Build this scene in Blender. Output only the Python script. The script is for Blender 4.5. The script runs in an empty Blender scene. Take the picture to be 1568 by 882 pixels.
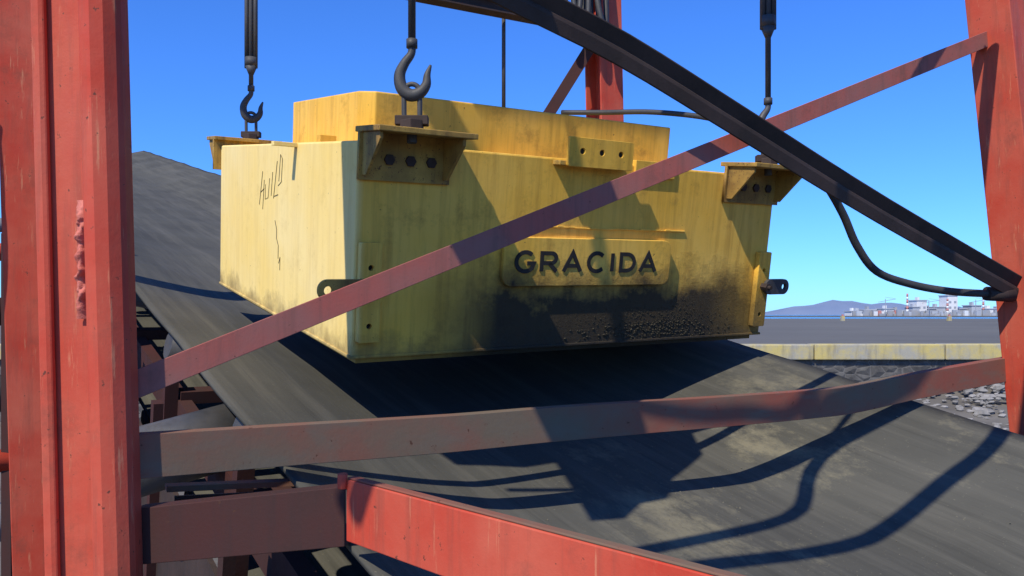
import bpy, math, random
from mathutils import Vector, Matrix, noise
random.seed(4)
scene=bpy.context.scene
V=Vector

# ---------------- materials ----------------
class NT:
    def __init__(s,name):
        s.m=bpy.data.materials.new(name); s.m.use_nodes=True
        s.t=s.m.node_tree; s.b=s.t.nodes['Principled BSDF']
        s.tc=s.t.nodes.new('ShaderNodeTexCoord')
    def n(s,typ,**kw):
        nd=s.t.nodes.new(typ)
        for k,v in kw.items(): setattr(nd,k,v)
        return nd
    def l(s,a,b): s.t.links.new(a,b)
    def mapping(s,sc=(1,1,1),rot=(0,0,0)):
        mp=s.n('ShaderNodeMapping'); mp.inputs['Scale'].default_value=sc; mp.inputs['Rotation'].default_value=rot
        s.l(s.tc.outputs['Object'],mp.inputs[0]); return mp.outputs[0]
    def noise(s,scale,det=6,rough=.6,vec=None):
        nd=s.n('ShaderNodeTexNoise'); nd.inputs['Scale'].default_value=scale
        nd.inputs['Detail'].default_value=det; nd.inputs['Roughness'].default_value=rough
        s.l(vec if vec else s.tc.outputs['Object'],nd.inputs['Vector']); return nd.outputs['Fac']
    def ramp(s,fac,a,b,lo=0,hi=1):
        r=s.n('ShaderNodeMapRange'); r.inputs['From Min'].default_value=a; r.inputs['From Max'].default_value=b
        r.inputs['To Min'].default_value=lo; r.inputs['To Max'].default_value=hi
        s.l(fac,r.inputs['Value']); return r.outputs[0]
    def mix(s,fac,a,b):
        m=s.n('ShaderNodeMix',data_type='RGBA')
        if isinstance(fac,(int,float)): m.inputs[0].default_value=fac
        else: s.l(fac,m.inputs[0])
        for i,c in ((6,a),(7,b)):
            if isinstance(c,tuple): m.inputs[i].default_value=(*c,1)
            else: s.l(c,m.inputs[i])
        return m.outputs[2]
    def math(s,op,a,b=0.0):
        m=s.n('ShaderNodeMath',operation=op)
        for i,c in ((0,a),(1,b)):
            if isinstance(c,(int,float)): m.inputs[i].default_value=c
            else: s.l(c,m.inputs[i])
        return m.outputs[0]
    def bump(s,h,strength=.3,dist=.005):
        b=s.n('ShaderNodeBump'); b.inputs['Strength'].default_value=strength; b.inputs['Distance'].default_value=dist
        s.l(h,b.inputs['Height']); s.l(b.outputs[0],s.b.inputs['Normal'])
    def col(s,c,rough=.6,metal=0,spec=.4):
        if isinstance(c,tuple): s.b.inputs['Base Color'].default_value=(*c,1)
        else: s.l(c,s.b.inputs['Base Color'])
        if isinstance(rough,(int,float)): s.b.inputs['Roughness'].default_value=rough
        else: s.l(rough,s.b.inputs['Roughness'])
        s.b.inputs['Metallic'].default_value=metal
        s.b.inputs['Specular IOR Level'].default_value=spec

def paint(name,base,fade,dirt,rust=(.08,.035,.02),scale=3,rough=.5,streak=(14,14,1.2),amt=.5,speck=.66,bump=.25,spec=.35,wear=None):
    t=NT(name)
    c=t.mix(t.ramp(t.noise(scale),.35,.68),base,fade)
    st=t.noise(1.6,8,.65,t.mapping(streak))
    c=t.mix(t.ramp(st,.5,.78,0,amt),c,dirt)
    big=t.noise(scale*.7+1,10,.75)
    c=t.mix(t.ramp(big,.56,.72,0,amt),c,dirt)
    if wear:
        wv=t.noise(2.3,9,.7,t.mapping((22,22,1.6)))
        c=t.mix(t.ramp(wv,.60,.68,0,.8),c,wear)
    sp=t.noise(scale*16,4,.7)
    c=t.mix(t.ramp(sp,speck,speck+.04,0,.85),c,rust)
    t.col(c,t.ramp(big,.3,.7,rough-.1,min(1,rough+.25)),0,spec)
    t.bump(t.noise(scale*30,5,.7),bump,.003)
    return t.m

RED=paint('red_paint',(.50,.048,.022),(.56,.12,.065),(.22,.065,.04),scale=2.5,rough=.6,amt=.7,wear=(.60,.22,.11),spec=.3)
RED2=paint('faded_red_paint',(.38,.095,.070),(.29,.12,.095),(.14,.078,.06),scale=4,rough=.7,amt=.7,spec=.2)
RED3=paint('dusty_red_paint',(.155,.115,.075),(.27,.070,.045),(.15,.125,.09),scale=2.0,rough=.8,amt=.9,streak=(3,3,10),spec=.15)
DRK=paint('dark_rusty_shaded_steel',(.04,.027,.022),(.06,.04,.033),(.02,.018,.016),scale=4,rough=.65,amt=.6,spec=.25)  # rusty steel; its dark tone also stands in for shade on the diagonal
BRK=paint('rusty_shaded_bracket',(.22,.125,.03),(.55,.34,.07),(.06,.035,.018),scale=5,rough=.65,amt=.8,speck=.6)  # rusty yellow, with the shade around the brackets darkening the base colour
BEAM=paint('shaded_beam_paint',(.065,.022,.018),(.05,.026,.022),(.03,.024,.022),scale=3,rough=.7,spec=.2)  # dark tone stands in for shade on the stub channel; other dark steelwork too
WELD=paint('weld_lump_paint',(.62,.19,.14),(.55,.13,.09),(.3,.08,.06),scale=12,rough=.6,bump=.8)
STEEL=paint('hoist_steel',(.05,.052,.056),(.08,.075,.07),(.03,.025,.02),scale=8,rough=.5,amt=.6)
GALV=paint('galvanised_steel',(.28,.29,.30),(.2,.21,.22),(.1,.08,.07),scale=6,rough=.45)
RUB=paint('black_hose_rubber',(.03,.032,.035),(.05,.05,.05),(.07,.065,.055),scale=8,rough=.5)
BLK=paint('black_lettering',(.015,.014,.013),(.025,.022,.018),(.05,.04,.02),scale=20,rough=.7)
MUD=paint('dried_mud',(.045,.038,.026),(.075,.063,.04),(.03,.026,.02),scale=20,rough=.9,spec=.1)

def yellow():
    t=NT('yellow_machine_paint')
    sep=t.n('ShaderNodeSeparateXYZ'); t.l(t.tc.outputs['Object'],sep.inputs[0])
    X,Y,Z=sep.outputs
    f=t.ramp(t.noise(1.8,5,.55),.35,.7)
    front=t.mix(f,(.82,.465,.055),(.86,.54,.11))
    lit_end=t.mix(f,(.93,.67,.20),(.94,.73,.30))   # end plate base colour lightened to stand in for stronger sunlight
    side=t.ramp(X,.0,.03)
    c=t.mix(side,lit_end,front)
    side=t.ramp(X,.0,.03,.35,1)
    st=t.noise(1.5,8,.7,t.mapping((16,16,1.0)))
    c=t.mix(t.math('MULTIPLY',t.ramp(st,.46,.76,0,.7),side),c,(.40,.21,.035))
    bg=t.noise(5,10,.75)
    c=t.mix(t.math('MULTIPLY',t.ramp(bg,.54,.70,0,.65),side),c,(.32,.175,.04))
    sp=t.noise(46,4,.7)
    c=t.mix(t.ramp(sp,.68,.71,0,.85),c,(.12,.06,.025))
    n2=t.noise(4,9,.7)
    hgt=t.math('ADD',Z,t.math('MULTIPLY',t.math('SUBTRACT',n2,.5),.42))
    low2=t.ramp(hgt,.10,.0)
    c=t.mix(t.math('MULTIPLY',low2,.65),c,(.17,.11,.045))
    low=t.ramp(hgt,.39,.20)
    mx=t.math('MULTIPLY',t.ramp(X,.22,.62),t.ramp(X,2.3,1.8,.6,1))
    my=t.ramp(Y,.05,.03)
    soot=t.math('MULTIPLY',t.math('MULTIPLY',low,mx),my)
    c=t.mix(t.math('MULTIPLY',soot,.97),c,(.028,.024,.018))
    t.col(c,t.ramp(bg,.3,.7,.55,.8),0,.2)
    cr=t.math('MULTIPLY',t.noise(60,6,.8),t.math('ADD',t.math('MULTIPLY',soot,2.6),.35))
    cr=t.math('ADD',cr,t.math('MULTIPLY',t.noise(3,3,.5),1.2))
    t.bump(cr,.5,.006)
    return t.m
YEL=yellow()

def beltmat():
    t=NT('conveyor_rubber')
    c=t.mix(t.ramp(t.noise(1.2,6,.6),.35,.7),(.062,.060,.049),(.088,.085,.069))
    st=t.noise(1.3,8,.65,t.mapping((9,.45,1)))
    c=t.mix(t.ramp(st,.46,.70,0,.7),c,(.12,.113,.090))
    st2=t.noise(2.6,8,.65,t.mapping((14,.5,1)))
    c=t.mix(t.ramp(st2,.55,.7,0,.5),c,(.045,.044,.037))
    d=t.noise(1.7,14,.76,t.mapping((1.3,.8,1)))
    sep=t.n('ShaderNodeSeparateXYZ'); t.l(t.tc.outputs['Object'],sep.inputs[0])
    m=t.math('MULTIPLY',t.ramp(sep.outputs[0],1.4,2.0),t.ramp(sep.outputs[1],3.2,2.2))
    c=t.mix(t.math('MULTIPLY',t.ramp(d,.53,.64,0,.7),m),c,(.22,.195,.125))
    sp=t.noise(80,3,.6)
    c=t.mix(t.ramp(sp,.66,.71,0,.4),c,(.19,.175,.12))
    t.col(c,.85,0,.15)
    t.bump(t.math('ADD',t.noise(50,5,.7),t.math('MULTIPLY',st,1.0)),.3,.005)
    return t.m
BELT=beltmat()

def simple(name,a,b,scale,rough=.85,bump=.3,dist=.02,c3=None):
    t=NT(name)
    c=t.mix(t.ramp(t.noise(scale,8,.65),.35,.68),a,b)
    if c3: c=t.mix(t.ramp(t.noise(scale*5.3,8,.7),.55,.68,0,.8),c,c3)
    t.col(c,rough,0,.2); t.bump(t.noise(scale*8,6,.7),bump,dist); return t.m
GROUND=simple('ground_dirt',(.10,.09,.075),(.17,.155,.13),.35,c3=(.06,.055,.05))
YARD=simple('yard_asphalt',(.115,.108,.09),(.15,.14,.115),.05,c3=(.085,.08,.07))
ROCK=simple('rubble_stone',(.17,.16,.14),(.32,.30,.27),2.5,bump=.6)
FINES=simple('ore_fines',(.10,.09,.065),(.17,.155,.11),8)
WHITE=simple('white_building_paint',(.72,.72,.70),(.6,.6,.58),.1)
GREYB=simple('grey_building_paint',(.44,.47,.50),(.34,.36,.39),.1)
DARKB=simple('dark_plant_cladding',(.28,.31,.35),(.33,.32,.31),.3)
WIN=simple('window_glass_dark',(.28,.31,.35),(.32,.35,.38),.3,rough=.3)
STRIPER=simple('stack_red_paint',(.5,.2,.18),(.45,.21,.19),.3)
HILL=simple('hazy_hill_slope',(.14,.19,.29),(.20,.25,.34),.0015)  # blue distance haze is put into the base colour
def copingm():
    t=NT('yellow_painted_concrete')
    c=t.mix(t.ramp(t.noise(1.1,9,.7),.42,.6),(.52,.42,.15),(.36,.34,.27))
    st=t.noise(1,8,.7,t.mapping((4,4,.6)))
    c=t.mix(t.ramp(st,.5,.72,0,.7),c,(.16,.14,.11))
    t.col(c,.85,0,.2); t.bump(t.noise(14,6,.7),.4,.02); return t.m
COPE=copingm()
def stonem():
    t=NT('dark_masonry')
    v=t.n('ShaderNodeTexVoronoi',feature='DISTANCE_TO_EDGE'); v.inputs['Scale'].default_value=2.6
    t.l(t.mapping((1,1,1.5)),v.inputs['Vector'])
    c=t.mix(t.ramp(t.noise(3,8,.7),.35,.7),(.06,.058,.055),(.13,.125,.115))
    c=t.mix(t.ramp(v.outputs['Distance'],.0,.05,.6,0),c,(.18,.17,.155))
    t.col(c,.9,0,.2); t.bump(v.outputs['Distance'],.8,.15); return t.m
STONE=stonem()
def seam():
    t=NT('sea_water')
    t.col((.05,.13,.2),.25,0,.5); t.bump(t.noise(.5,6,.6),.3,.3); return t.m
SEA=seam()

# ---------------- mesh helpers ----------------
class MB:
    def __init__(s): s.v=[]; s.f=[]; s.mi=[]; s.mats=[]; s.sm=[]
    def m(s,mat):
        if mat not in s.mats: s.mats.append(mat)
        return s.mats.index(mat)
    def add(s,vs,fs,mat,smooth=False):
        o=len(s.v); s.v+= [tuple(v) for v in vs]; k=s.m(mat)
        for f in fs: s.f.append([i+o for i in f]); s.mi.append(k); s.sm.append(smooth)
    def box(s,x0,x1,y0,y1,z0,z1,mat):
        vs=[(x,y,z) for z in (z0,z1) for y in (y0,y1) for x in (x0,x1)]
        s.add(vs,[(0,2,3,1),(4,5,7,6),(0,1,5,4),(2,6,7,3),(0,4,6,2),(1,3,7,5)],mat)
    def sweep(s,pts,prof,U,W,mat,smooth=False,cap=True,jit=0):
        n=len(prof); vs=[]
        for p in pts:
            p=V(p)
            j=V((random.uniform(-jit,jit),random.uniform(-jit,jit),random.uniform(-jit,jit)))
            for a,b in prof: vs.append(p+j+U*a+W*b)
        fs=[]
        for i in range(len(pts)-1):
            for k in range(n):
                k2=(k+1)%n
                fs.append((i*n+k,i*n+k2,(i+1)*n+k2,(i+1)*n+k))
        if cap:
            fs.append(tuple(range(n-1,-1,-1))); fs.append(tuple((len(pts)-1)*n+k for k in range(n)))
        s.add(vs,fs,mat,smooth)
    def tube(s,pts,rad,mat,seg=12,closed=False):
        pts=[V(p) for p in pts]; N=len(pts)
        if isinstance(rad,(int,float)): rad=[rad]*N
        vs=[]; prev=None
        for i,p in enumerate(pts):
            if closed: d=pts[(i+1)%N]-pts[i-1]
            else: d=pts[min(i+1,N-1)]-pts[max(i-1,0)]
            d.normalize()
            if prev is None:
                up=V((0,0,1)) if abs(d.z)<.9 else V((1,0,0))
                u=d.cross(up).normalized()
            else:
                u=(prev-d*prev.dot(d)).normalized()
            prev=u; w=d.cross(u)
            for k in range(seg):
                a=2*math.pi*k/seg
                vs.append(p+(u*math.cos(a)+w*math.sin(a))*rad[i])
        fs=[]
        R=N if closed else N-1
        for i in range(R):
            j=(i+1)%N
            for k in range(seg):
                k2=(k+1)%seg
                fs.append((i*seg+k,j*seg+k,j*seg+k2,i*seg+k2))
        if not closed:
            fs.append(tuple(range(seg))); fs.append(tuple((N-1)*seg+k for k in range(seg-1,-1,-1)))
        s.add(vs,fs,mat,seg>6)
    def obj(s,name,parent=None,bevel=0,local=False):
        me=bpy.data.meshes.new(name); me.from_pydata(s.v,[],s.f)
        for m in s.mats: me.materials.append(m)
        for p,k,sm in zip(me.polygons,s.mi,s.sm): p.material_index=k; p.use_smooth=sm and len(p.vertices)<5
        me.update()
        import bmesh
        bm=bmesh.new(); bm.from_mesh(me); bmesh.ops.recalc_face_normals(bm,faces=bm.faces); bm.to_mesh(me); bm.free()
        ob=bpy.data.objects.new(name,me); scene.collection.objects.link(ob)
        if bevel:
            b=ob.modifiers.new('bev','BEVEL'); b.width=bevel; b.segments=2; b.limit_method='ANGLE'; b.angle_limit=math.radians(40)
        if parent: ob.parent=parent
        return ob
def empty(name,mat=None):
    e=bpy.data.objects.new(name,None); scene.collection.objects.link(e)
    if mat: e.matrix_world=mat
    return e
def cr(pts,n=6):
    P=[V(p) for p in pts]; out=[]
    for i in range(len(P)-1):
        a=P[max(i-1,0)];b=P[i];c=P[i+1];d=P[min(i+2,len(P)-1)]
        for k in range(n):
            t=k/n
            out.append(.5*((2*b)+(c-a)*t+(2*a-5*b+4*c-d)*t*t+(3*b-a-3*c+d)*t**3))
    out.append(P[-1]); return out
def circ(cx,cy,r,n=20): return [(cx+r*math.cos(2*math.pi*k/n),cy+r*math.sin(2*math.pi*k/n)) for k in range(n)]
def rrect(x0,x1,y0,y1,r,n=6):
    o=[]
    for cx,cy,a0 in ((x1-r,y1-r,0),(x0+r,y1-r,90),(x0+r,y0+r,180),(x1-r,y0+r,270)):
        for k in range(n+1):
            a=math.radians(a0+90*k/n); o.append((cx+r*math.cos(a),cy+r*math.sin(a)))
    return o
def plate(name,loops,thick,mat,M,parent,bev=.0015):
    cu=bpy.data.curves.new(name,'CURVE'); cu.dimensions='2D'; cu.fill_mode='BOTH'; cu.extrude=thick/2; cu.bevel_depth=bev
    for lp in loops:
        sp=cu.splines.new('POLY'); sp.points.add(len(lp)-1)
        for p,(x,y) in zip(sp.points,lp): p.co=(x,y,0,1)
        sp.use_cyclic_u=True
    tmp=bpy.data.objects.new('tmp',cu); scene.collection.objects.link(tmp)
    dg=bpy.context.evaluated_depsgraph_get(); dg.update()
    me=bpy.data.meshes.new_from_object(tmp.evaluated_get(dg))
    bpy.data.objects.remove(tmp)
    me.transform(M); me.materials.clear(); me.materials.append(mat); me.name=name
    ob=bpy.data.objects.new(name,me); scene.collection.objects.link(ob); ob.parent=parent
    return ob
def frameM(x,y,z,o):
    m=Matrix((x,y,z)).transposed().to_4x4(); m.translation=o; return m

# ---------------- sun direction ----------------
S=V((-.35,-.565,.755)).normalized()

# ---------------- magnet separator ----------------
R=V((1.60,1,.055)).normalized(); L=V((-.683,1,.2)); U=R.cross(L).normalized(); L=U.cross(R).normalized()
C=V((-.593,3.0,-.163))
MAG=empty('overbelt_magnetic_separator',frameM(R,L,U,C))
AF,BF,CF=2.18,2.10,.79
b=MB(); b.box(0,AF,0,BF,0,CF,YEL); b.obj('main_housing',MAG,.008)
b=MB()
x0,x1,y0,y1=.2,1.88,.46,1.42
pl=[(x0+.05,y0),(x1,y0),(x1,y1),(x0,y1),(x0,y0+.07)]
n=5; vs=[(x,y,z) for z in (CF-.01,CF+.225) for x,y in pl]
b.add(vs,[tuple(range(n)),tuple(range(2*n-1,n-1,-1))]+[(k,(k+1)%n,n+(k+1)%n,n+k) for k in range(n)],YEL)
b.obj('upper_oil_tank',MAG,.006)
b=MB(); b.box(.03,AF-.03,.03,BF-.03,-.025,.003,YEL)
b.box(-.006,AF+.006,-.006,.02,.0,.012,YEL); b.box(-.006,.02,-.006,BF,.0,.012,YEL)
b.obj('bottom_wear_plate',MAG,.003)
b=MB()
for i in range(1000):
    a=random.gauss(1.45,.2); c=max(.003,min(.24,random.gauss(.075,.06))); r=random.uniform(.001,.004)*(1.4 if c<.09 else .8)
    vs=[(a+dx*r*1.6,-.001+dy*r*.8,c+dz*r) for dx,dy,dz in ((1,0,0),(0,-1,0),(-1,0,0),(0,0,1),(0,0,-1),(.6,-.5,.6),(-.6,-.5,-.5))]
    b.add(vs,[(0,1,3),(1,2,3),(0,4,1),(1,4,2),(0,5,3),(2,6,4),(1,5,0)],MUD)
b.obj('caked_mud',MAG)
XZm=lambda o: frameM(V((1,0,0)),V((0,0,1)),V((0,-1,0)),V(o))
def bracket(a0,a1,front):
    sgn=-1 if front else 1; y0=0 if front else BF
    zt=CF+.03; e=.19
    ya=lambda d: y0+sgn*d
    nm='lifting_bracket'
    b=MB()
    y1,y2=sorted((ya(-.03),ya(e))); b.box(a0,a1,y1,y2,zt,zt+.02,BRK)
    b.obj(nm+'_shelf',MAG,.003)
    w=a1-a0
    plate(nm+'_backplate',[[(a0,CF-.135),(a1-.02,CF-.135),(a1-.02,zt),(a0,zt)],circ(a0+w*.3,CF-.06,.017),circ(a0+w*.52,CF-.06,.017),circ(a0+w*.74,CF-.06,.017)],.014,BRK,XZm((0,ya(.009),0)),MAG)
    b=MB()
    for g in (a0+.012,a1-.05):
        pr=[(ya(.016),zt),(ya(e-.02),zt),(ya(e-.02),zt-.025),(ya(.05),zt-.15),(ya(.016),zt-.15)]
        vs=[(g,y,z) for y,z in pr]+[(g+.012,y,z) for y,z in pr]; n=5
        b.add(vs,[tuple(range(n)),tuple(range(2*n-1,n-1,-1))]+[(k,(k+1)%n,n+(k+1)%n,n+k) for k in range(n)],BRK)
    b.obj(nm+'_gussets',MAG,.002)
    b=MB()
    for f in (.3,.52,.74):
        x=a0+w*f
        b.tube([(x,ya(.012),CF-.06),(x,ya(.026),CF-.06)],.021,DRK,6)
    b.obj(nm+'_bolts',MAG)
bracket(0,.38,True); bracket(AF-.36,AF+.03,True); bracket(-.04,.34,False); bracket(AF-.36,AF,False)
def flat(a0,a1,c0,c1,side):
    m=(a0+a1)/2
    plate('side_flat_bar',[rrect(a0,a1,c0,c1,.006),circ(m,c0+.06,.012),circ(m,c1-.09,.012)],.026,YEL,XZm((0,-.016,0)),MAG)
    s=-1 if side=='l' else 1
    base=m; tip=a0-.16 if side=='l' else a1+.13
    cz=(c0+c1)/2+.015
    x0,x1=sorted((base,tip)); hx=tip+.035*(-s)
    plate('pull_lug',[rrect(x0,x1,cz-.037,cz+.037,.035),circ(hx,cz,.017)],.014,STEEL if side=='r' else BRK,XZm((0,-.042,0)),MAG)
    b=MB(); b.tube([(base,-.03,cz),(base,-.068,cz)],.02,DRK,6); b.tube([(base,-.03,cz),(base,-.085,cz)],.01,DRK,8)
    for zz in (c0+.06,c1-.09): b.tube([(m,-.003,zz),(m,-.014,zz)],.0118,BLK,12)
    b.obj('lug_bolt',MAG)
flat(.015,.095,.065,.43,'l'); flat(AF-.085,AF-.005,.05,.42,'r')
hs3=(.935,1.035,1.135)
plate('three_hole_lug',[rrect(.87,1.20,CF-.03,CF+.085,.006)]+[circ(x,CF+.032,.014) for x in hs3],.016,YEL,XZm((0,-.06,0)),MAG)
b=MB(); b.box(.84,1.21,-.051,.03,CF-.028,CF-.01,BRK)
for x in hs3: b.tube([(x,-.048,CF+.032),(x,-.060,CF+.032)],.0138,BLK,12)
b.box(-.10,-.0,.69,.73,CF-.02,CF-.002,YEL); b.box(.05,.12,.55,.6,CF,CF+.035,YEL)
b.box(1.62,1.70,.1,.16,CF,CF+.03,YEL); b.box(1.27,1.5,-.012,.02,CF-.05,CF+.02,YEL)
b.obj('lug_shelf',MAG,.002)
plate('maker_plate',[rrect(.62,1.505,.268,.462,.04)],.02,YEL,XZm((0,-.013,0)),MAG,.003)
b=MB()
for i in range(30):
    x=.70+i*.030; zz=.505+.010*noise.noise(V((x*6,0,0)))
    b.box(x,x+.031,-.007,-.0005,zz,zz+random.uniform(.003,.009),YEL)
b.obj('weld_bead',MAG,.002)
def strokes(b,lines,w,x0,z0,sx,sz):
    for ln,closed in lines:
        P=[V((x0+x*sx,z0+z*sz)) for x,z in ln]; N=len(P); Lf=[];Rt=[]
        for i,p in enumerate(P):
            a=P[(i-1)%N] if (closed or i>0) else None; c=P[(i+1)%N] if (closed or i<N-1) else None
            d1=(p-a).normalized() if a is not None else (c-p).normalized()
            d2=(c-p).normalized() if c is not None else d1
            n1=V((-d1.y,d1.x)); n2=V((-d2.y,d2.x)); m=(n1+n2); m=m/max(.35,m.length**2/2) if m.length>0 else n1
            Lf.append(p+m*w/2); Rt.append(p-m*w/2)
        vs=[]
        for y in (-.030,-.022):
            vs+=[(q.x,y,q.y) for q in Lf]+[(q.x,y,q.y) for q in Rt]
        fs=[]; M=N if closed else N-1
        for i in range(M):
            j=(i+1)%N
            fs+=[(i,j,N+j,N+i),(2*N+i,3*N+i,3*N+j,2*N+j),(i,2*N+i,2*N+j,j),(N+i,N+j,3*N+j,3*N+i)]
        if not closed: fs+=[(0,N,3*N,2*N),(N-1,3*N-1,4*N-1,2*N-1)]
        b.add(vs,fs,BLK)
def arc(cx,cy,rx,ry,a0,a1,n=12): return [(cx+rx*math.cos(math.radians(a0+(a1-a0)*k/n)),cy+ry*math.sin(math.radians(a0+(a1-a0)*k/n))) for k in range(n+1)]
GL={'G':[(arc(.5,.5,.5,.5,48,318,16)+[(.96,.42),(.6,.42)],False)],
'R':[([(.06,0),(.06,.96),(.6,.96)]+arc(.6,.70,.27,.26,80,-80,8)+[(.6,.44),(.16,.44)],False),([(.5,.42),(.92,0)],False)],
'A':[([(.0,0),(.5,1.0),(1.0,0)],False),([(.24,.3),(.76,.3)],False)],
'C':[(arc(.52,.5,.5,.5,45,315,16),False)],
'I':[([(.1,0),(.1,1)],False)],
'D':[([(.08,.04),(.08,.96),(.45,.96)]+arc(.45,.5,.48,.46,80,-80,12)+[(.45,.04)],True)]}
b=MB(); x=.672
adv={'G':.118,'R':.117,'A':.127,'C':.122,'I':.050,'D':.118}
for chh in 'GRACIDA':
    strokes(b,GL[chh],.017,x+.004,.327,.088,.078)
    x+=adv[chh]
b.obj('raised_letters',MAG)
b=MB()
def stroke(pts,w=.0016): b.tube([(-.001,y,z) for y,z in pts],w,MUD,5)
stroke([(1.27,.50),(1.22,.66)]);stroke([(1.21,.48),(1.19,.62)]);stroke([(1.25,.56),(1.19,.58)])
stroke([(1.17,.60),(1.17,.53),(1.12,.54),(1.10,.63)]);stroke([(1.07,.55),(1.05,.66)]);stroke([(1.03,.54),(.98,.71)])
stroke([(1.02,.55),(.96,.56)]);stroke([(.96,.60),(.91,.62),(.90,.72),(.93,.74),(.95,.62)])
stroke([(1.0,.44),(.97,.40),(.97,.36),(.94,.33),(.94,.27)]);stroke([(.93,.25),(.91,.28),(.91,.22)])
b.obj('scratched_writing',MAG)

# ---------------- rigging ----------------
def mat2w(a,bb,c): return C+R*a+L*bb+U*c
def rig(name,P,zb,kind,top,rot=0):
    E=empty(name)
    ca,sa=math.cos(rot),math.sin(rot)
    def q(x,z,y=0): return V((P.x+x*ca-y*sa,P.y+x*sa+y*ca,P.z+z))
    b=MB(); b.tube([q(0,-.05),q(0,.012)],.018,STEEL)
    b.tube([q(0,-.01),q(0,.028)],.045,DRK,6)
    b.box(*sorted((q(-.058,0).x,q(.058,0).x)),P.y-.02,P.y+.02,P.z+.012,P.z+.045,DRK)
    b.obj('eye_nut',E,.003)
    b=MB(); ring=[]
    for k in range(28):
        a=2*math.pi*k/28; x=.028*math.cos(a); z=.028*math.sin(a)
        z+= .055 if math.sin(a)>0 else -.03
        ring.append(q(x,.075+z,.0))
    b.tube(ring,.009,STEEL,8,closed=True); b.obj('chain_link',E)
    b=MB(); z0=.115
    hp=[(0,.185),(-.002,.15),(-.026,.115),(-.043,.075),(-.036,.03),(-.006,.004),(.028,.012),(.05,.04),(.054,.075),(.066,.11)]
    rr=[.013,.014,.017,.020,.022,.023,.021,.017,.012,.004]
    pts=cr([q(x,z+z0) for x,z in hp],5); rs=[]
    for i in range(len(rr)-1):
        for k in range(5): rs.append(rr[i]+(rr[i+1]-rr[i])*k/5)
    rs.append(rr[-1]); b.tube(pts,rs,STEEL,12)
    b.tube([q(0,z0+.17),q(0,z0+.20)],.02,STEEL,10)
    b.obj('hook',E)
    b=MB(); b.tube([q(0,z0+.18),V((P.x,P.y,top))],.0135,STEEL)
    if kind=='turn':
        b.tube([V((P.x,P.y,zb-.05)),V((P.x,P.y,zb))],[.014,.035],STEEL)
        for sgn in (-1,1):
            x,y=P.x+sgn*.026,P.y
            b.tube([(x,y,zb-.01),(x,y,zb+.75)],.013,STEEL)
        b.tube([(P.x,P.y,zb-.0),(P.x,P.y,zb+.05)],.036,STEEL)
        b.tube([(P.x,P.y,zb+.70),(P.x,P.y,zb+.78)],.036,STEEL)
    b.obj('hanger_rod',E)
    return E
rig('lifting_hook',mat2w(.16,-.1,CF+.05),2,'rod',2.45)
rig('lifting_hook',mat2w(.19,BF+.09,CF+.05),1.46,'turn',2.45,.3)
rig('lifting_hook',mat2w(AF-.17,-.09,CF+.05),1.36,'turn',2.45,.2)
rig('lifting_hook',mat2w(AF-.25,BF+.09,CF+.05),3,'rod',2.45)

# ---------------- gantry ----------------
G=empty('red_steel_gantry')
F=V((.8767,.481,0)); NN=V((-.481,.8767,0)); ZZ=V((0,0,1))
b=MB()
w,d=.046,.055
pr=[(-w,-d+.012),(-w+.014,-d),(-.008,-d-.008),(w-.026,-d+.002),(w-.006,-d+.022),(w,-d+.04),(w,.03),(-w,.03)]
b.sweep([V((-.977-.027*z,2.0,z)) for z in (-3.2,-1.5,-.64,0,.77,2.6)],pr,V((1,0,0)),V((0,1,0)),RED)
b.obj('corner_post',G,.008)
b=MB(); b.sweep([V((-1.095-.025*z,2.05,z)) for z in (-3.2,0,2.6)],[(-.055,-.045),(.072,-.045),(.072,.06),(-.055,.06)],V((1,0,0)),V((0,1,0)),RED)
b.sweep([V((-1.133-.025*z,1.99,z)) for z in (-3.2,0,2.6)],[(-.020,-.006),(.0,-.008),(.012,-.003),(.012,.012),(-.020,.012)],V((1,0,0)),V((0,1,0)),RED)
b.obj('post_flange',G,.004)
b=MB()
vs=[];fs=[]
n1,n2=80,10
for i in range(n1+1):
    for j in range(n2+1):
        z=-.01+.29*i/n1; x=-1.062+.036*j/n2
        h=.024*math.sin(math.pi*j/n2)+.016*noise.noise(V((x*60,z*45,1)))+.006*noise.noise(V((x*200,z*160,5)))
        e=min(1,6*i/n1,6*(1-i/n1))
        vs.append((x+.008*noise.noise(V((3,z*50,2))),1.992-max(0,h)*e,z))
for i in range(n1):
    for j in range(n2):
        a=i*(n2+1)+j; fs.append((a,a+1,a+n2+2,a+n2+1))
b.add(vs,fs,WELD,True); b.obj('weld_lumps',G)
def Hcol(name,p0,p1,w,d,mat,t=.014):
    b=MB(); p0=V(p0);p1=V(p1)
    pr=[(-w,-d),(w,-d),(w,-d+t),(t*.5,-d+t),(t*.5,d-t),(w,d-t),(w,d),(-w,d),(-w,d-t),(-t*.5,d-t),(-t*.5,-d+t),(-w,-d+t)]
    b.sweep([p0,p0.lerp(p1,.5),p1],pr,F,NN,mat); return b.obj(name,G,.004)
Hcol('rear_left_column',(-2.45,4.27,-3.2),(-2.63,4.27,2.6),.085,.1,RED)
b=MB(); p0=V((2.745,3.78,-3.2)); p1=V((2.145,3.78,2.6))
t=.012; w=.115; d=.1
b.sweep([p0,p0.lerp(p1,.5),p1],[(-w,-d),(-w+.07,-d),(-w+.07,-d+t),(-w+t,-d+t),(-w+t,d),(-w,d)],F,NN,RED)
b.sweep([p0,p0.lerp(p1,.5),p1],[(-w+.05,-d+.03),(w,-d+.03),(w,d-.02),(-w+.05,d-.02)],F,NN,RED)
b.obj('right_column',G,.004)
Hcol('rear_right_column',(.78,6.02,-3.2),(.66,6.02,2.6),.1,.1,RED)
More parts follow.
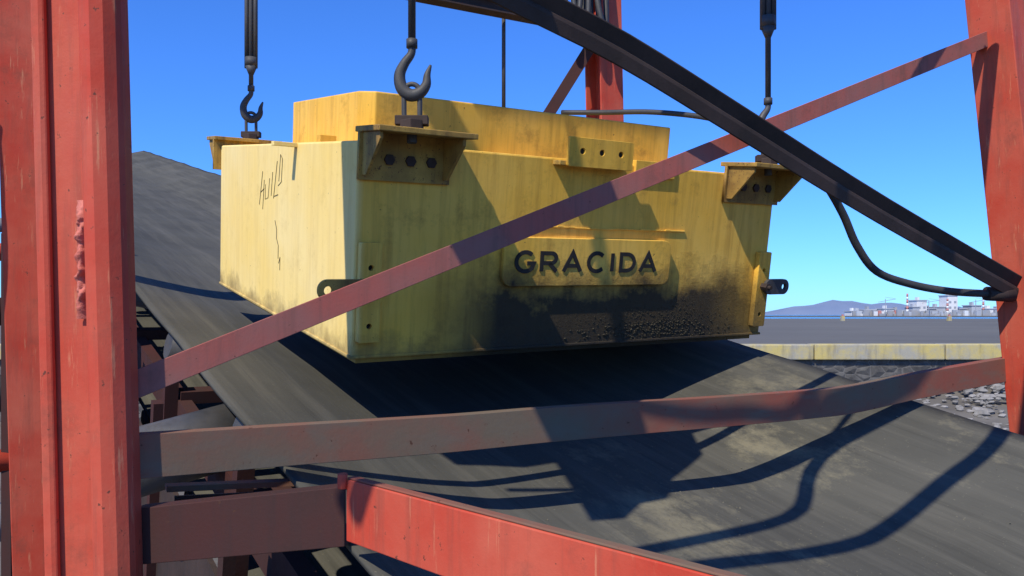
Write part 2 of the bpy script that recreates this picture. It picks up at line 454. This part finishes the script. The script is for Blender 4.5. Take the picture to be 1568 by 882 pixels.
def beam(name,p0,p1,h,w,mat,t=.012):
    p0=V(p0);p1=V(p1); d=(p1-p0).normalized(); side=d.cross(ZZ).normalized(); up=side.cross(d)
    b=MB()
    pr=[(-h,-w),(-h,w),(-h+t,w),(-h+t,t/2),(h-t,t/2),(h-t,w),(h,w),(h,-w),(h-t,-w),(h-t,-t/2),(-h+t,-t/2),(-h+t,-w)]
    b.sweep([p0,p1],pr,up,side,mat); return b.obj(name,G,.002)
beam('rear_cross_tie',(-2.6,4.25,2.10),(.66,5.98,2.10),.05,.05,DRK)
beam('front_top_beam',(-1.2,1.9,2.6),(2.2,3.8,2.6),.08,.06,RED)
beam('rear_top_beam',(-2.7,4.2,2.6),(.75,6.1,2.6),.08,.06,RED)
beam('left_top_beam',(-1.06,2.0,2.72),(-2.63,4.27,2.72),.04,.06,RED)
beam('right_top_beam',(2.12,3.78,2.72),(.66,6.02,2.72),.04,.06,RED)
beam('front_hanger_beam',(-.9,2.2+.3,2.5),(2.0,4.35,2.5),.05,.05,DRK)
def brace(nm,pts,pr,U,mat,bev=.0015,jit=0):
    b=MB(); b.sweep(pts,pr,U,NN,mat,jit=jit); return b.obj(nm,G,bev)
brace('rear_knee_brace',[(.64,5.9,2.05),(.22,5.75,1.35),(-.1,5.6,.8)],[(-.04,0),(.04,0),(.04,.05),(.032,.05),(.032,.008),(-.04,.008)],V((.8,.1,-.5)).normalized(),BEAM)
b=MB()
for k in range(5):
    x=.38+.055*k
    b.tube(cr([(x,5.72+.02*k,2.6),(x-.01,5.70,2.25),(x+.03*math.sin(k*2),5.68,2.02),(x+.05,5.75,1.99),(x+.07,5.8,2.15),(x+.06,5.85,2.6)],4),.02,RUB,8)
b.obj('cable_bundle',G)
def angle(h,t,fl,low=False):
    if low: return [(-h,0),(h,0),(h,t),(-h+t,t),(-h+t,fl),(-h,fl)]
    return [(-h,0),(h,0),(h,fl),(h-t,fl),(h-t,t),(-h,t)]
UA=V((-.33,-.181,.927))
A0=V((-1.0,1.995,-.205)); A1=V((2.43,3.876,1.38)); A1=A0+(A1-A0)*1.04
brace('diagonal_brace',[A0.lerp(A1,i/8) for i in range(9)],angle(.034,.007,.05,True),UA,RED2,jit=.001)
pts=[(-.50,2.19,1.16),(-.066,2.43,.990),(.353,2.66,.862),(.832,2.92,.672),(1.484,3.28,.415),(2.40,3.78,.085)]
pts=cr(pts,4)
UD=V((.33,.18,.927)).normalized()
brace('diagonal_brace_dark',pts,[(-.05,0),(-.012,-.012),(.0,-.012),(.006,-.004),(.045,-.03),(.05,-.03),(.05,-.024),(.0,.02),(-.05,.008)],UD,DRK)  # backlit shade of this brace is carried by its dark material
pts=[(-.96,2.0,-.352),(-.608,2.21,-.355),(-.165,2.453,-.357),(.204,2.655,-.352),(.72,2.94,-.353),(1.2,3.20,-.350),(1.426,3.325,-.340),(1.795,3.53,-.302),(2.5,3.91,-.240)]
brace('lower_rail',cr(pts,5),angle(.055,.008,.05),ZZ,RED3,jit=.0003)
b=MB()
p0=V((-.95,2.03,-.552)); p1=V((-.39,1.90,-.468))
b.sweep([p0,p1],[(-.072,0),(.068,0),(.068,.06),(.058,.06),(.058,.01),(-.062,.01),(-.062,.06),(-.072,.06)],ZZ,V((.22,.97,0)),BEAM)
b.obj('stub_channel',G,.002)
b=MB(); b.sweep([V((-.93,2.2,-.475)),V((-.53,2.42,-.50))],[(-.004,0),(.012,0),(.012,.05),(-.004,.05)],ZZ,NN,RED3)
b.sweep([V((-.93,2.25,-.500)),V((-.53,2.47,-.525))],[(-.03,0),(.0,0),(.0,.01),(-.03,.01)],ZZ,NN,DRK)
b.obj('ledge_angle',G,.001)
D=V((.694,-.72,0)).normalized(); DN=V((.72,.694,0)).normalized()
b=MB(); p0=V((-.376,1.85,-.444))
b.sweep([p0+D*t for t in (0,.3,.6,.9,1.2,1.4)],[(-.070,0),(.070,0),(.070,.018),(.063,.018),(.059,.008),(-.070,.008)],ZZ,DN,RED,jit=.0015)
b.sweep([p0+D*t for t in (0,.75,1.4)],[(.071,.003),(.076,.003),(.076,.026),(.071,.026)],ZZ,DN,RED3)
b.tube([p0+V((-.008,0,.05)),p0+V((-.008,0,.085))],.012,RED,8)
b.obj('outrigger_channel',G,.003)
CAST=empty('added_shadow_casters')  # unseen pieces added overhead only to cast shadows on the belt
b=MB()
b.tube(cr([(-1.2,.45,1.4),(-.48,.80,1.4),(.08,1.07,1.4),(.66,1.5,1.4),(1.14,1.92,1.4),(2.06,3.0,1.55)],5),.036,DRK,12)  # added bars out of view, bent to give the curved belt shadows
b.tube(cr([(-1.25,.5,1.42),(-.65,.86,1.4),(.0,1.31,1.4),(.33,1.81,1.4),(1.1,2.39,1.4),(2.05,3.5,1.5)],5),.030,DRK,12)
b.tube(cr([(-.95,1.3,1.42),(-.39,1.49,1.4),(.03,1.69,1.4),(.39,1.92,1.4),(1.06,2.7,1.42),(2.0,3.6,1.5)],5),.015,RUB,10)
b.obj('shadow_bars',CAST)
b=MB()
vs=[(-1.12,1.78),(-.98,1.48),(-.86,1.52),(-.74,1.54),(-.62,1.63),(-.60,1.40),(-.58,1.08),(-.46,1.13),(-.38,1.28),(-.27,1.36),(-.20,1.58),(.0,1.9),(.04,2.25),(-.4,2.25),(-.95,1.95)]  # added unseen plate, outline shaped for the dark shadow on the belt
vs=[(x-.14,y) for x,y in vs]
n=len(vs); b.add([(x,y,z) for z in (1.43,1.445) for x,y in vs],[tuple(range(n)),tuple(range(2*n-1,n-1,-1))]+[(k,(k+1)%n,n+(k+1)%n,n+k) for k in range(n)],DRK)
for x,y in ((-1.04,1.85),(-.44,2.15)): b.tube([(x,y,1.44),(x,y+.05,2.6)],.02,DRK,8)
b.obj('shadow_plate',CAST,.002)

# ---------------- hoses ----------------
b=MB()
h=[(1.15,3.40,.70),(1.26,3.42,.60),(1.33,3.45,.545),(1.42,3.5,.43),(1.50,3.55,.30),(1.61,3.6,.19),(1.79,3.65,.135),(1.98,3.68,.105),(2.17,3.70,.095)]
b.tube(cr(h,6),.017,RUB,12); b.tube([(2.15,3.70,.096),(2.28,3.72,.09)],.032,DRK,12); b.obj('rubber_hose')
b=MB()
h=[(.28,4.6,1.14),(.5,4.5,1.115),(.75,4.35,1.08),(1.0,4.15,1.0),(1.12,4.05,.92),(1.2,3.9,.84),(1.22,3.6,.76),(1.15,3.40,.70)]
b.tube(cr(h,6),.014,RUB,10); b.obj('rubber_hose')

# ---------------- conveyor ----------------
Lb=V((-.666,1,.271)).normalized(); Rb=V((1,.666,0)).normalized(); Ub=Rb.cross(Lb).normalized()
CV=empty('belt_conveyor',frameM(Rb,Lb,Ub,V((0,0,0))))
sec=cr([(.75,0,-.92),(1.05,0,-1.00),(1.36,0,-1.075),(1.6,0,-1.10),(2.4,0,-1.10),(2.65,0,-1.07),(3.0,0,-.95),(3.46,0,-.80)],5)
def beltgrid(nm,sec,dz,s0,s1,step,mat):
    b=MB(); ns=int((s1-s0)/step); n=len(sec); vs=[]
    for lay in (0,-.018):
        for i in range(ns+1):
            s=s0+(s1-s0)*i/ns
            sag=-.010*math.sin(math.pi*((s/1.2)%1.0))
            for p in sec:
                wv=.012*noise.noise(V((p.x*1.3,s*.6,0)))
                vs.append((p.x+.012*noise.noise(V((s*.5,3,1))),s,p.z+dz+sag+wv+lay))
    fs=[]; o=(ns+1)*n
    for i in range(ns):
        for j in range(n-1):
            a=i*n+j; fs.append((a,a+1,a+n+1,a+n)); fs.append((o+a,o+a+n,o+a+n+1,o+a+1))
        a=i*n; fs.append((a,a+n,o+a+n,o+a)); a=i*n+n-1; fs.append((a,o+a,o+a+n,a+n))
    b.add(vs,fs,mat,True); return b.obj(nm,CV)
beltgrid('carrying_belt',sec,0,-4,21.3,.1,BELT)
beltgrid('return_belt',[V((.9+.25*k,0,0)) for k in range(11)],-1.75,-4,21.3,.4,BELT)
b=MB()
for i in range(700):
    if random.random()<.5:
        r=random.gauss(2.2,.22); s=random.gauss(1.75,.45)
    else:
        r=random.uniform(1.5,3.3); s=random.uniform(-.3,3)
    k=min(range(len(sec)),key=lambda q:abs(sec[q].x-r)); z=sec[k].z-.010*math.sin(math.pi*((s/1.2)%1.0))+.012*noise.noise(V((r*1.3,s*.6,0)))
    q=random.uniform(.001,.0032)*(2 if random.random()<.06 else 1)
    vs=[(r+dx*q*random.uniform(.7,1.4),s+dy*q*random.uniform(.7,1.4),z+dz*q) for dx,dy,dz in ((1,0,.2),(0,1,.1),(-1,0,.2),(0,-1,.1),(0,0,.9),(0,0,-.5))]
    b.add(vs,[(0,1,4),(1,2,4),(2,3,4),(3,0,4),(1,0,5),(2,1,5),(3,2,5),(0,3,5)],FINES)
b.obj('spilled_fines',CV)
b=MB()
for r in (.86,3.40):
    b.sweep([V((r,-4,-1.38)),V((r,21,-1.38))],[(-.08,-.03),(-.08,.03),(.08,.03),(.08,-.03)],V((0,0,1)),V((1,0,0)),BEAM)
for k in range(-2,17):
    s=k*1.25+.2
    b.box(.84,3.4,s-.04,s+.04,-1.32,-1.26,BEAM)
    b.tube([(1.55,s,-1.22),(2.5,s,-1.22)],.07,STEEL,16)
    b.tube([(.80,s+.1,-1.06),(1.48,s+.1,-1.21)],.07,STEEL,16)
    b.tube([(2.62,s+.1,-1.20),(3.42,s+.1,-.95)],.07,STEEL,16)
    b.tube([(.9,s,-1.85),(3.4,s,-1.85)],.07,STEEL,16)
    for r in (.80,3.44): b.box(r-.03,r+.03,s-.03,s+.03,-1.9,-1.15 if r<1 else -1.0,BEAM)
b.obj('idlers_and_stringers',CV)
b=MB()
b.tube([(.8,21.3,-1.4),(3.5,21.3,-1.4)],.35,STEEL,24); b.obj('head_pulley',CV)
b=MB()
for s in (-3,1.5,6,10.5,15,19.5):
    for r in (.86,3.40):
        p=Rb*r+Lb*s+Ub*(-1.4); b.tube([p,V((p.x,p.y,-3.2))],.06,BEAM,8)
ob=b.obj('trestle_legs',CV); ob.matrix_parent_inverse=CV.matrix_world.inverted()
b=MB()
b.box(.70,.72,-4,20,-2.3,-1.5,DRK)  # added dark sheet standing in for the shadow below the belt edge
for k in range(14): b.box(.66,.70,k*1.2-.02,k*1.2+.04,-2.3,-1.2,BEAM)
b.tube([(.45,3.1,-1.28),(.98,3.2,-1.2)],.13,STEEL,20); b.tube([(.42,3.1,-1.285),(.45,3.1,-1.28)],.05,RED,12)
b.obj('shade_panel_and_roller',CV)
PR=empty('service_pipe_rack')
b=MB()
for z,y,r,m in ((.02,4.6,.09,BEAM),(.42,5.0,.06,RED),(.62,5.2,.05,GALV),(-.5,4.7,.12,STEEL),(-.9,4.5,.07,RED),(-1.3,4.6,.12,GALV)):
    b.tube([(-5.5,y,z),(-2.85,y+.6,z)],r,m,14)
for k in range(6):
    x=-4.6+k*.3
    b.box(x-.03,x+.03,5.0,5.06,-3.2,.5 if k%2 else 1.2,BEAM)
b.obj('pipes_and_posts',PR)
b=MB()
for k in range(7):
    ph=k*.7
    b.tube(cr([(-2.72+.05*math.sin(ph+j),4.0+.02*k,1.1-.42*j) for j in range(9)],4),.012,RUB,8)
b.obj('hanging_cables',PR)

# ---------------- ground, yard, walls ----------------
b=MB()
zl,zu=-3.2,-.9; yw=24.6
b.add([(-900,-60,zl),(900,-60,zl),(900,yw,zl),(-900,yw,zl)],[(0,1,2,3)],GROUND)
b.add([(-900,yw,zl),(900,yw,zl),(900,yw+.2,zu),(-900,yw+.2,zu),(900,190,zu),(-900,190,zu),(900,195,-1.4),(-900,195,-1.4)],[(0,1,2,3),(3,2,4,5),(5,4,6,7)],YARD)
b.obj('ground')
b=MB(); b.add([(-30000,194,-1.25),(30000,194,-1.25),(30000,40000,-1.25),(-30000,40000,-1.25)],[(0,1,2,3)],SEA); b.obj('sea')
WL=empty('masonry_retaining_wall')
b=MB(); b.box(-30,60,24.4,24.75,-3.3,-1.34,STONE); b.obj('stone_courses',WL,.03)
b=MB()
x=-30
while x<60:
    l=3.9; b.box(x,x+l-.03,24.25,24.95,-1.34,-.88+random.uniform(-.01,.01),COPE); x+=l
b.obj('painted_coping',WL,.03)
b=MB()
for i in range(2200):
    x=random.uniform(4,30); u=random.random()**1.3; y=24.2-u*5; base=-2.15-u*1.0+.25*noise.noise(V((x*.4,y*.4,0)))
    r=random.uniform(.03,.1)*(2 if random.random()<.15 else 1)
    vs=[];n=7
    rows=[(-.7,.6),(0,1),(.65,.65)]
    sqz=random.uniform(.5,.9)
    for zz,rr in rows:
        for k in range(n):
            a=2*math.pi*k/n; q=rr*r*random.uniform(.65,1.3)
            vs.append((x+q*math.cos(a)*1.3,y+q*math.sin(a),base+zz*r*sqz+random.uniform(-.15,.15)*r))
    vs.append((x,y,base+r*.8*sqz))
    fs=[]
    for j in range(2):
        for k in range(n): fs.append((j*n+k,j*n+(k+1)%n,(j+1)*n+(k+1)%n,(j+1)*n+k))
    for k in range(n): fs.append((2*n+k,2*n+(k+1)%n,3*n))
    b.add(vs,fs,ROCK)
gx=26
vs=[(4+26*i/gx,24.3-5.3*j/6,-2.2-1.0*j/6+.2*noise.noise(V((i*.4,j*.5,0)))) for j in range(7) for i in range(gx+1)]
b.add(vs,[(j*(gx+1)+i,j*(gx+1)+i+1,(j+1)*(gx+1)+i+1,(j+1)*(gx+1)+i) for j in range(6) for i in range(gx)],GROUND)
b.obj('rubble_pile')
# ---------------- far shore ----------------
b=MB(); b.box(150,900,470,560,-2,-.6,YARD); b.obj('far_quay')
def building(x,y,w,d,h,mat):
    E=empty('industrial_building'); z=-.6
    b=MB(); b.box(x-w/2,x+w/2,y,y+d,z,z+h,mat); b.obj('walls',E)
    b=MB(); b.box(x-w/2-.4,x+w/2+.4,y-.4,y+d+.4,z+h,z+h+.5,GREYB)
    b.box(x-w*.2,x,y+d*.3,y+d*.6,z+h+.5,z+h+2.2,mat); b.obj('roof',E)
    b=MB(); nf=max(1,int(h/3.4)); nw=max(2,int(w/3.2))
    for f in range(nf):
        for k in range(nw):
            xx=x-w/2+(k+.5)*w/nw; b.box(xx-.7,xx+.7,y-.08,y+.05,z+1+f*3.3,z+2.3+f*3.3,WIN)
    b.obj('windows',E)
xq=[205,211,218,225,232,240,245,251,258,265,273,281,290,298,305,322]
for (w,h,m),x in zip(((5,2.5,WHITE),(10,2.5,GREYB),(6,3.5,DARKB),(6,4,WHITE),(6,3,DARKB),(4,5,GREYB),(6,9,WHITE),(6,4,DARKB),(7,5,GREYB),(6,12,WHITE),(8,4,DARKB),(6,6,GREYB),(9,4,WHITE),(11,3.5,DARKB),(9,5,WHITE),(14,5,GREYB)),xq):
    building(x,480+random.uniform(0,20),w,10,h,m)
for x,h in ((231.5,13),(255,10),(276,11)):
    b=MB(); n=7
    for k in range(n): b.tube([(x,478,-.6+h*k/n),(x,478,-.6+h*(k+1)/n)],.7-.03*k,STRIPER if k%2==0 else WHITE,12)
    b.obj('striped_chimney')
for x in (215,240,267,286):
    b=MB(); h=random.uniform(8,11)
    b.tube([(x,470,-.6),(x,470,h)],.2,DARKB,6); b.tube([(x-4,470,h*.8),(x+6,470,h)],.15,DARKB,6); b.tube([(x,470,h+1),(x+6,470,h)],.08,DARKB,6)
    b.obj('harbour_crane')
b=MB()
for i in range(150):
    x=random.uniform(196,330); w=random.uniform(.8,4); h=random.uniform(.8,3.6); y=random.uniform(471,478)
    b.box(x,x+w,y,y+1.5,-.6,-.6+h,random.choice((DARKB,GREYB,DARKB,WHITE,STRIPER) if i%3==0 else (DARKB,GREYB)))
b.obj('port_yard_stacks')
for x in (48.7,64.4):
    b=MB(); b.box(x-.25,x+.25,120,120.5,-.9,-.2,COPE); b.box(x-.12,x+.12,120.1,120.4,-.2,.05,STRIPER); b.obj('bollard')
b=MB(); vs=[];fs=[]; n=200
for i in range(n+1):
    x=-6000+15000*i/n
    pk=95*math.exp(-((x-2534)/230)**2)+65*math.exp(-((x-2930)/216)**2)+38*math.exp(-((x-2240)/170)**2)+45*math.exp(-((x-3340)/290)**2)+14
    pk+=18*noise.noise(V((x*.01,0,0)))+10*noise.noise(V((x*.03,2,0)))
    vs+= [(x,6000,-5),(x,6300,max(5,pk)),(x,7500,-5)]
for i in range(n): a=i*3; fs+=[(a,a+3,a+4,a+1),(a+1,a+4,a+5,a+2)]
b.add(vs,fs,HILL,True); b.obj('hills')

# ---------------- light ----------------
w=bpy.data.worlds.new('World'); scene.world=w; w.use_nodes=True
nt=w.node_tree; bg=nt.nodes['Background']; sky=nt.nodes.new('ShaderNodeTexSky'); sky.sky_type='NISHITA'
sky.sun_disc=False; el=math.asin(S.z); az=math.atan2(S.x,S.y)
sky.sun_elevation=el; sky.sun_rotation=az; sky.air_density=1.0; sky.dust_density=.1; sky.ozone_density=3.0
mx=nt.nodes.new('ShaderNodeMix'); mx.data_type='RGBA'; mx.blend_type='MULTIPLY'; mx.inputs[0].default_value=1
nt.links.new(sky.outputs[0],mx.inputs[6]); mx.inputs[7].default_value=(.40,.88,1.8,1)
nt.links.new(mx.outputs[2],bg.inputs[0]); bg.inputs[1].default_value=.12
ld=bpy.data.lights.new('sun','SUN'); ld.energy=5; ld.angle=math.radians(.5); ld.color=(1,.93,.80)
lo=bpy.data.objects.new('sun',ld); scene.collection.objects.link(lo); lo.rotation_euler=S.to_track_quat('Z','Y').to_euler(); lo.location=(-4,-6,9)
cd=bpy.data.cameras.new('camera'); cd.sensor_width=36; cd.lens=18/.6272; cd.shift_y=.02615; cd.clip_start=.05; cd.clip_end=60000
co=bpy.data.objects.new('camera',cd); scene.collection.objects.link(co); co.rotation_euler=(math.pi/2,0,0); scene.camera=co
scene.view_settings.view_transform='Standard'; scene.view_settings.look='None'; scene.view_settings.exposure=0
